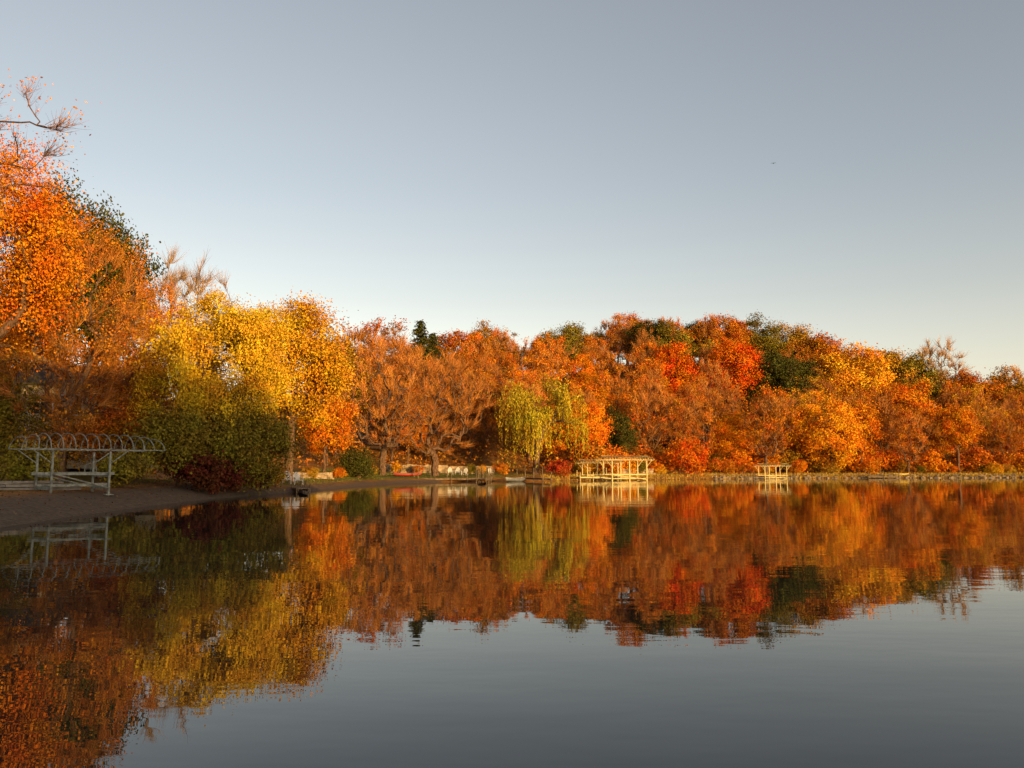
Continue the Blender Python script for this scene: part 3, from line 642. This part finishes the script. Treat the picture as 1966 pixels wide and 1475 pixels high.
dock((X(1108, 106.5), 106.5), (X(1160, 107.5), 107.5), 1.2, .5, M_white, 'pale dock beside the large cream boat canopies', .9)
dock((X(1405, 122), 122), (X(1440, 122.5), 122.5), .9, .35, M_wood, 'short wooden dock left of the small boat canopy', .6)
dock((X(1655, 128), 128), (X(1715, 128.5), 128.5), .8, .3, M_wood, 'low wooden dock with posts right of the golden tree', 1.0)

# ------------------------------------------------------------------ chairs
def adirondack():
    r = empty('adirondack_chair', (0, 0, 0))
    m = MB()
    for i in range(6): m.box((0, -.28 + i * .1, .36 - i * .022), (.52, .085, .02), rx=-.2)
    m.build('seat', M_chair, r)
    m = MB()
    for i in range(6):
        h = .82 - .05 * abs(i - 2.5) ** 1.5; m.box(((i - 2.5) * .093, .3 + h * .16, .22 + h * .5), (.08, .02, h), rx=-.35)
    m.build('backrest', M_chair, r)
    for s in (-1, 1):
        MB().box((s * .34, -.02, .56), (.13, .72, .025)).build('armrest', M_chair, r)
        MB().box((s * .31, -.32, .27), (.04, .1, .55)).build('leg', M_chair, r)
        MB().box((s * .27, .12, .22), (.04, .95, .09), rx=-.28).build('leg', M_chair, r)
    return r
ch0 = adirondack()
CH = [(556, 60.5, .3, 'white slatted lawn chair by the left shore tip, left of the pair'), (577, 61.5, .5, 'white slatted lawn chair by the left shore tip, right of the pair'),
      (866, 104.5, .2, 'leftmost white lawn chair on the far lawn by the bare tree'), (880, 105, 0, 'second white lawn chair from left on the far lawn'),
      (893, 104, -.3, 'third white lawn chair from left on the far lawn'), (943, 106, .3, 'white lawn chair on the far lawn just left of the willow')]
for i, (px, Y, a, lb) in enumerate(CH):
    c = ch0 if i == 0 else copy_tree(ch0)
    put(c, G(px, Y), a, lb, 'chair', 'white lawn chairs by the water', 1.0)

# ------------------------------------------------------------------ boats
def hull(L0, W, H, mat, name):
    r = empty(name, (0, 0, 0)); n = 15; K = 9; rings = []
    for i in range(n):
        t = i / (n - 1) * 2 - 1; w_ = W / 2 * (1 - abs(t) ** 2.4) + .01; up = .25 * H * t * t
        rings.append([(t * L0 / 2, w_ * math.cos(a), up + (H - H * (math.sin(a)) ** .7 * (1 - .3 * t * t))) for a in np.linspace(0, PI, K)])
    m = MB()
    for i in range(n - 1):
        for k in range(K - 1): m.quad(rings[i][k], rings[i + 1][k], rings[i + 1][k + 1], rings[i][k + 1])
    m.build('hull', mat, r)
    for k in (0, K - 1): MB().tube([rg[k] for rg in rings], .02).build('gunwale', M_wood, r)
    for t in (-.4, .25): MB().box((t * L0 / 2, 0, H * .7), (.25, W * .85, .04)).build('bench', M_wood, r)
    return r
b_ = hull(4.0, 1.4, .55, M_greyhull, 'rowboat'); put(b_, (X(990, 99), 99, -.1), .9, 'small dark grey rowboat moored in front of the weeping willow', 'boat')
b_ = hull(3.6, .8, .36, M_redhull, 'canoe'); put(b_, G(785, 96) + [0, 0, .02], .5, 'red canoe lying on the far bank left of the broad bare tree', 'canoe')
b_ = hull(2.6, .7, .3, M_yelhull, 'kayak'); put(b_, (X(1722, 131.8), 131.8, float(hgt(X(1722, 131.8), 131.8)) + .1), .1, 'yellow kayak pulled up on the right far shore', 'kayak')

# ------------------------------------------------------------------ walls
def stone_wall(pts, h, label, mat=M_stone, bs=.5, name='stone_wall', rows=3):
    m = MB()
    for (a, b2) in zip(pts[:-1], pts[1:]):
        a = np.array(a, float); b2 = np.array(b2, float); Lw = np.linalg.norm(b2 - a); rz = math.atan2(*(b2 - a)[::-1]); zb = float(min(hgt(*a), hgt(*b2), hgt(*((a + b2) / 2)))) - .15
        for rr in range(rows):
            x = -R_.uniform(0, bs * .5)
            while x < Lw:
                l = bs * R_.uniform(.6, 1.4); c = a + (b2 - a) / Lw * (x + l / 2)
                m.box((c[0], c[1], zb + (rr + .5) * h / rows), (l - .025, .36 + R_.uniform(-.05, .05), h / rows - .02), rz, wob=.03 if mat is M_stone else .01); x += l
    tag(m.build(name, mat), label, 'wall')
stone_wall([G(735, 109)[:2], G(800, 109.5)[:2], G(858, 110)[:2]], 1.3, 'sunlit stone retaining wall behind the two spreading bare trees')
stone_wall([G(845, 116)[:2], G(955, 117)[:2]], 1.4, 'upper stone terrace wall left of the willow')
stone_wall([G(555, 74)[:2], G(640, 78)[:2]], .8, 'low sunlit stone wall behind the small left shore chairs')
stone_wall([G(1150, 117)[:2], G(1250, 120)[:2]], 1.0, 'stone wall behind the large boat canopies')
stone_wall([G(-60, 34.5)[:2], G(128, 37.5)[:2]], .62, 'pale landscape timber wall behind the near boat lift', M_timber, 2.2, 'timber_wall', 4)

# ------------------------------------------------------------------ houses
def house(loc, rz, L0, W, H, rh, label, wins, wm=M_wall):
    r = empty('house', loc, rz, label, 'house')
    m = MB().box((0, 0, H / 2 - 1.5), (L0, W, H + 3))
    for s in (-1, 1): m.quad((s * L0 / 2, -W / 2, H), (s * L0 / 2, W / 2, H), (s * L0 / 2, .01, H + rh), (s * L0 / 2, -.01, H + rh))
    m.build('wall', wm, r)
    m = MB(); ang = math.atan2(rh, W / 2); sl = math.hypot(rh, W / 2) + .6
    for s in (-1, 1): m.box((0, s * (W / 4 + .14), H + rh / 2 + .02), (L0 + .9, sl, .14), rx=-s * ang)
    rf = m.build('roof', M_roof, r)
    MB().box((L0 * .25, .6, H + rh + .2), (.8, .6, 1.6)).build('chimney', M_stone, rf)
    for (x, z, ww, wh) in wins:
        fr = MB().box((x, -W / 2 - .03, z + wh / 2), (ww + .2, .06, .1)).box((x, -W / 2 - .03, z - wh / 2), (ww + .2, .06, .1)).box((x - ww / 2, -W / 2 - .03, z), (.1, .06, wh)).box((x + ww / 2, -W / 2 - .03, z), (.1, .06, wh)).box((x, -W / 2 - .03, z), (.05, .05, wh)).build('window', M_trim, r)
        MB().box((x, -W / 2 - .012, z), (ww, .02, wh)).build('pane', M_glass, fr)
    dr = MB().box((L0 * .08, -W / 2 - .03, 1.0), (.95, .06, 2.05)).build('door', M_roof, r)
    MB().box((L0 * .08 + .35, -W / 2 - .09, 1.0), (.05, .06, .12)).build('handle', M_alu, dr)
    return r
p = G(185, 60); house((p[0], p[1], max(p[2] + .9, 4.7)), .45, 9, 7, 3.0, 1.6, 'cream house behind the left trees catching the sun', [(-3.3, 1.5, 1.5, 1.4), (-1.4, 1.5, 1.4, 1.4), (3.0, 1.5, 1.8, 1.4)])
p = G(728, 136); house((p[0], p[1], p[2]), 0, 8, 7, 4.0, 2.4, 'grey roofed house half hidden behind the tall bare tree', [(-3, 1.5, 1.3, 1.4), (3, 1.5, 1.5, 1.4), (-2.6, 3.2, 1.2, 1.0), (1.5, 3.2, 1.2, 1.0)], M_gwall)
p = G(1940, 178); house((p[0], p[1], p[2] + 2), .9, 8, 7, 5, 3, 'small house gable among trees near the right edge', [(-2, 1.6, 1.2, 1.3), (2.4, 1.6, 1.2, 1.3), (-1, 3.7, 1.2, 1.1)])

# ------------------------------------------------------------------ bird
bc = at(1485, 314, 62)
m = MB()
for a, b2, r0, r1 in [((-.16, 0, 0), (-.08, 0, .005), .006, .03), ((-.08, 0, .005), (.03, 0, .01), .03, .035), ((.03, 0, .01), (.1, 0, .015), .035, .02), ((.1, 0, .015), (.15, 0, .01), .022, .004)]:
    m.q.append(frusta([a], [b2], r0, r1, 7))
for s in (-1, 1):
    m.quad((.05, s * .02, .015), (-.05, s * .02, .01), (-.03, s * .14, .06), (.07, s * .14, .065))
    m.quad((.07, s * .14, .065), (-.03, s * .14, .06), (-.05, s * .26, .02), (-.02, s * .27, .02))
m.quad((-.15, -.01, 0), (-.15, .01, 0), (-.22, .035, 0), (-.22, -.035, 0))
o = m.build('bird', M_blk); o.location = bc; o.rotation_euler = (0, 0, 1.3); o.scale = (.8,) * 3; tag(o, 'small dark bird flying alone in the clear sky', 'bird')

# ------------------------------------------------------------------ light
SAZ, SEL = math.radians(143), math.radians(5)
sd = bpy.data.lights.new('sun', 'SUN'); so = bpy.data.objects.new('sun', sd); C.objects.link(so)
sd.energy = 5; sd.angle = math.radians(.5); sd.color = (1, .61, .19)
sv = Vector((math.sin(SAZ) * math.cos(SEL), math.cos(SAZ) * math.cos(SEL), math.sin(SEL)))
so.rotation_euler = sv.to_track_quat('Z', 'Y').to_euler()
W = bpy.data.worlds.new('World'); S.world = W; W.use_nodes = True; nt = W.node_tree; L = nt.links.new
bg = nt.nodes['Background']; sk = N(nt, 'ShaderNodeTexSky'); sk.sky_type = 'NISHITA'; sk.sun_disc = False
sk.sun_elevation = SEL; sk.sun_rotation = SAZ; sk.air_density = 1; sk.dust_density = 1; sk.ozone_density = 1
hs = N(nt, 'ShaderNodeHueSaturation'); hs.inputs['Saturation'].default_value = .5
mu = N(nt, 'ShaderNodeMixRGB'); mu.blend_type = 'MULTIPLY'; mu.inputs[0].default_value = 1
# colour ramp tints the sky brighter and warmer towards the horizon
tc = N(nt, 'ShaderNodeTexCoord'); sx = N(nt, 'ShaderNodeSeparateXYZ'); L(tc.outputs['Generated'], sx.inputs[0])
cr = N(nt, 'ShaderNodeValToRGB'); cr.color_ramp.interpolation = 'EASE'; e = cr.color_ramp.elements
e[0].position = 0.03; e[0].color = (1, .925, .86, 1); e[1].position = .36; e[1].color = (.76, .765, .785, 1)
L(sx.outputs['Z'], cr.inputs[0])
sc = N(nt, 'ShaderNodeMixRGB'); sc.blend_type = 'MULTIPLY'; sc.inputs[0].default_value = 1; sc.inputs[2].default_value = (2.68, 2.58, 2.55, 1); L(cr.outputs[0], sc.inputs[1])
L(sk.outputs[0], hs.inputs['Color']); L(hs.outputs[0], mu.inputs[1]); L(sc.outputs[0], mu.inputs[2]); L(mu.outputs[0], bg.inputs[0]); bg.inputs[1].default_value = .14
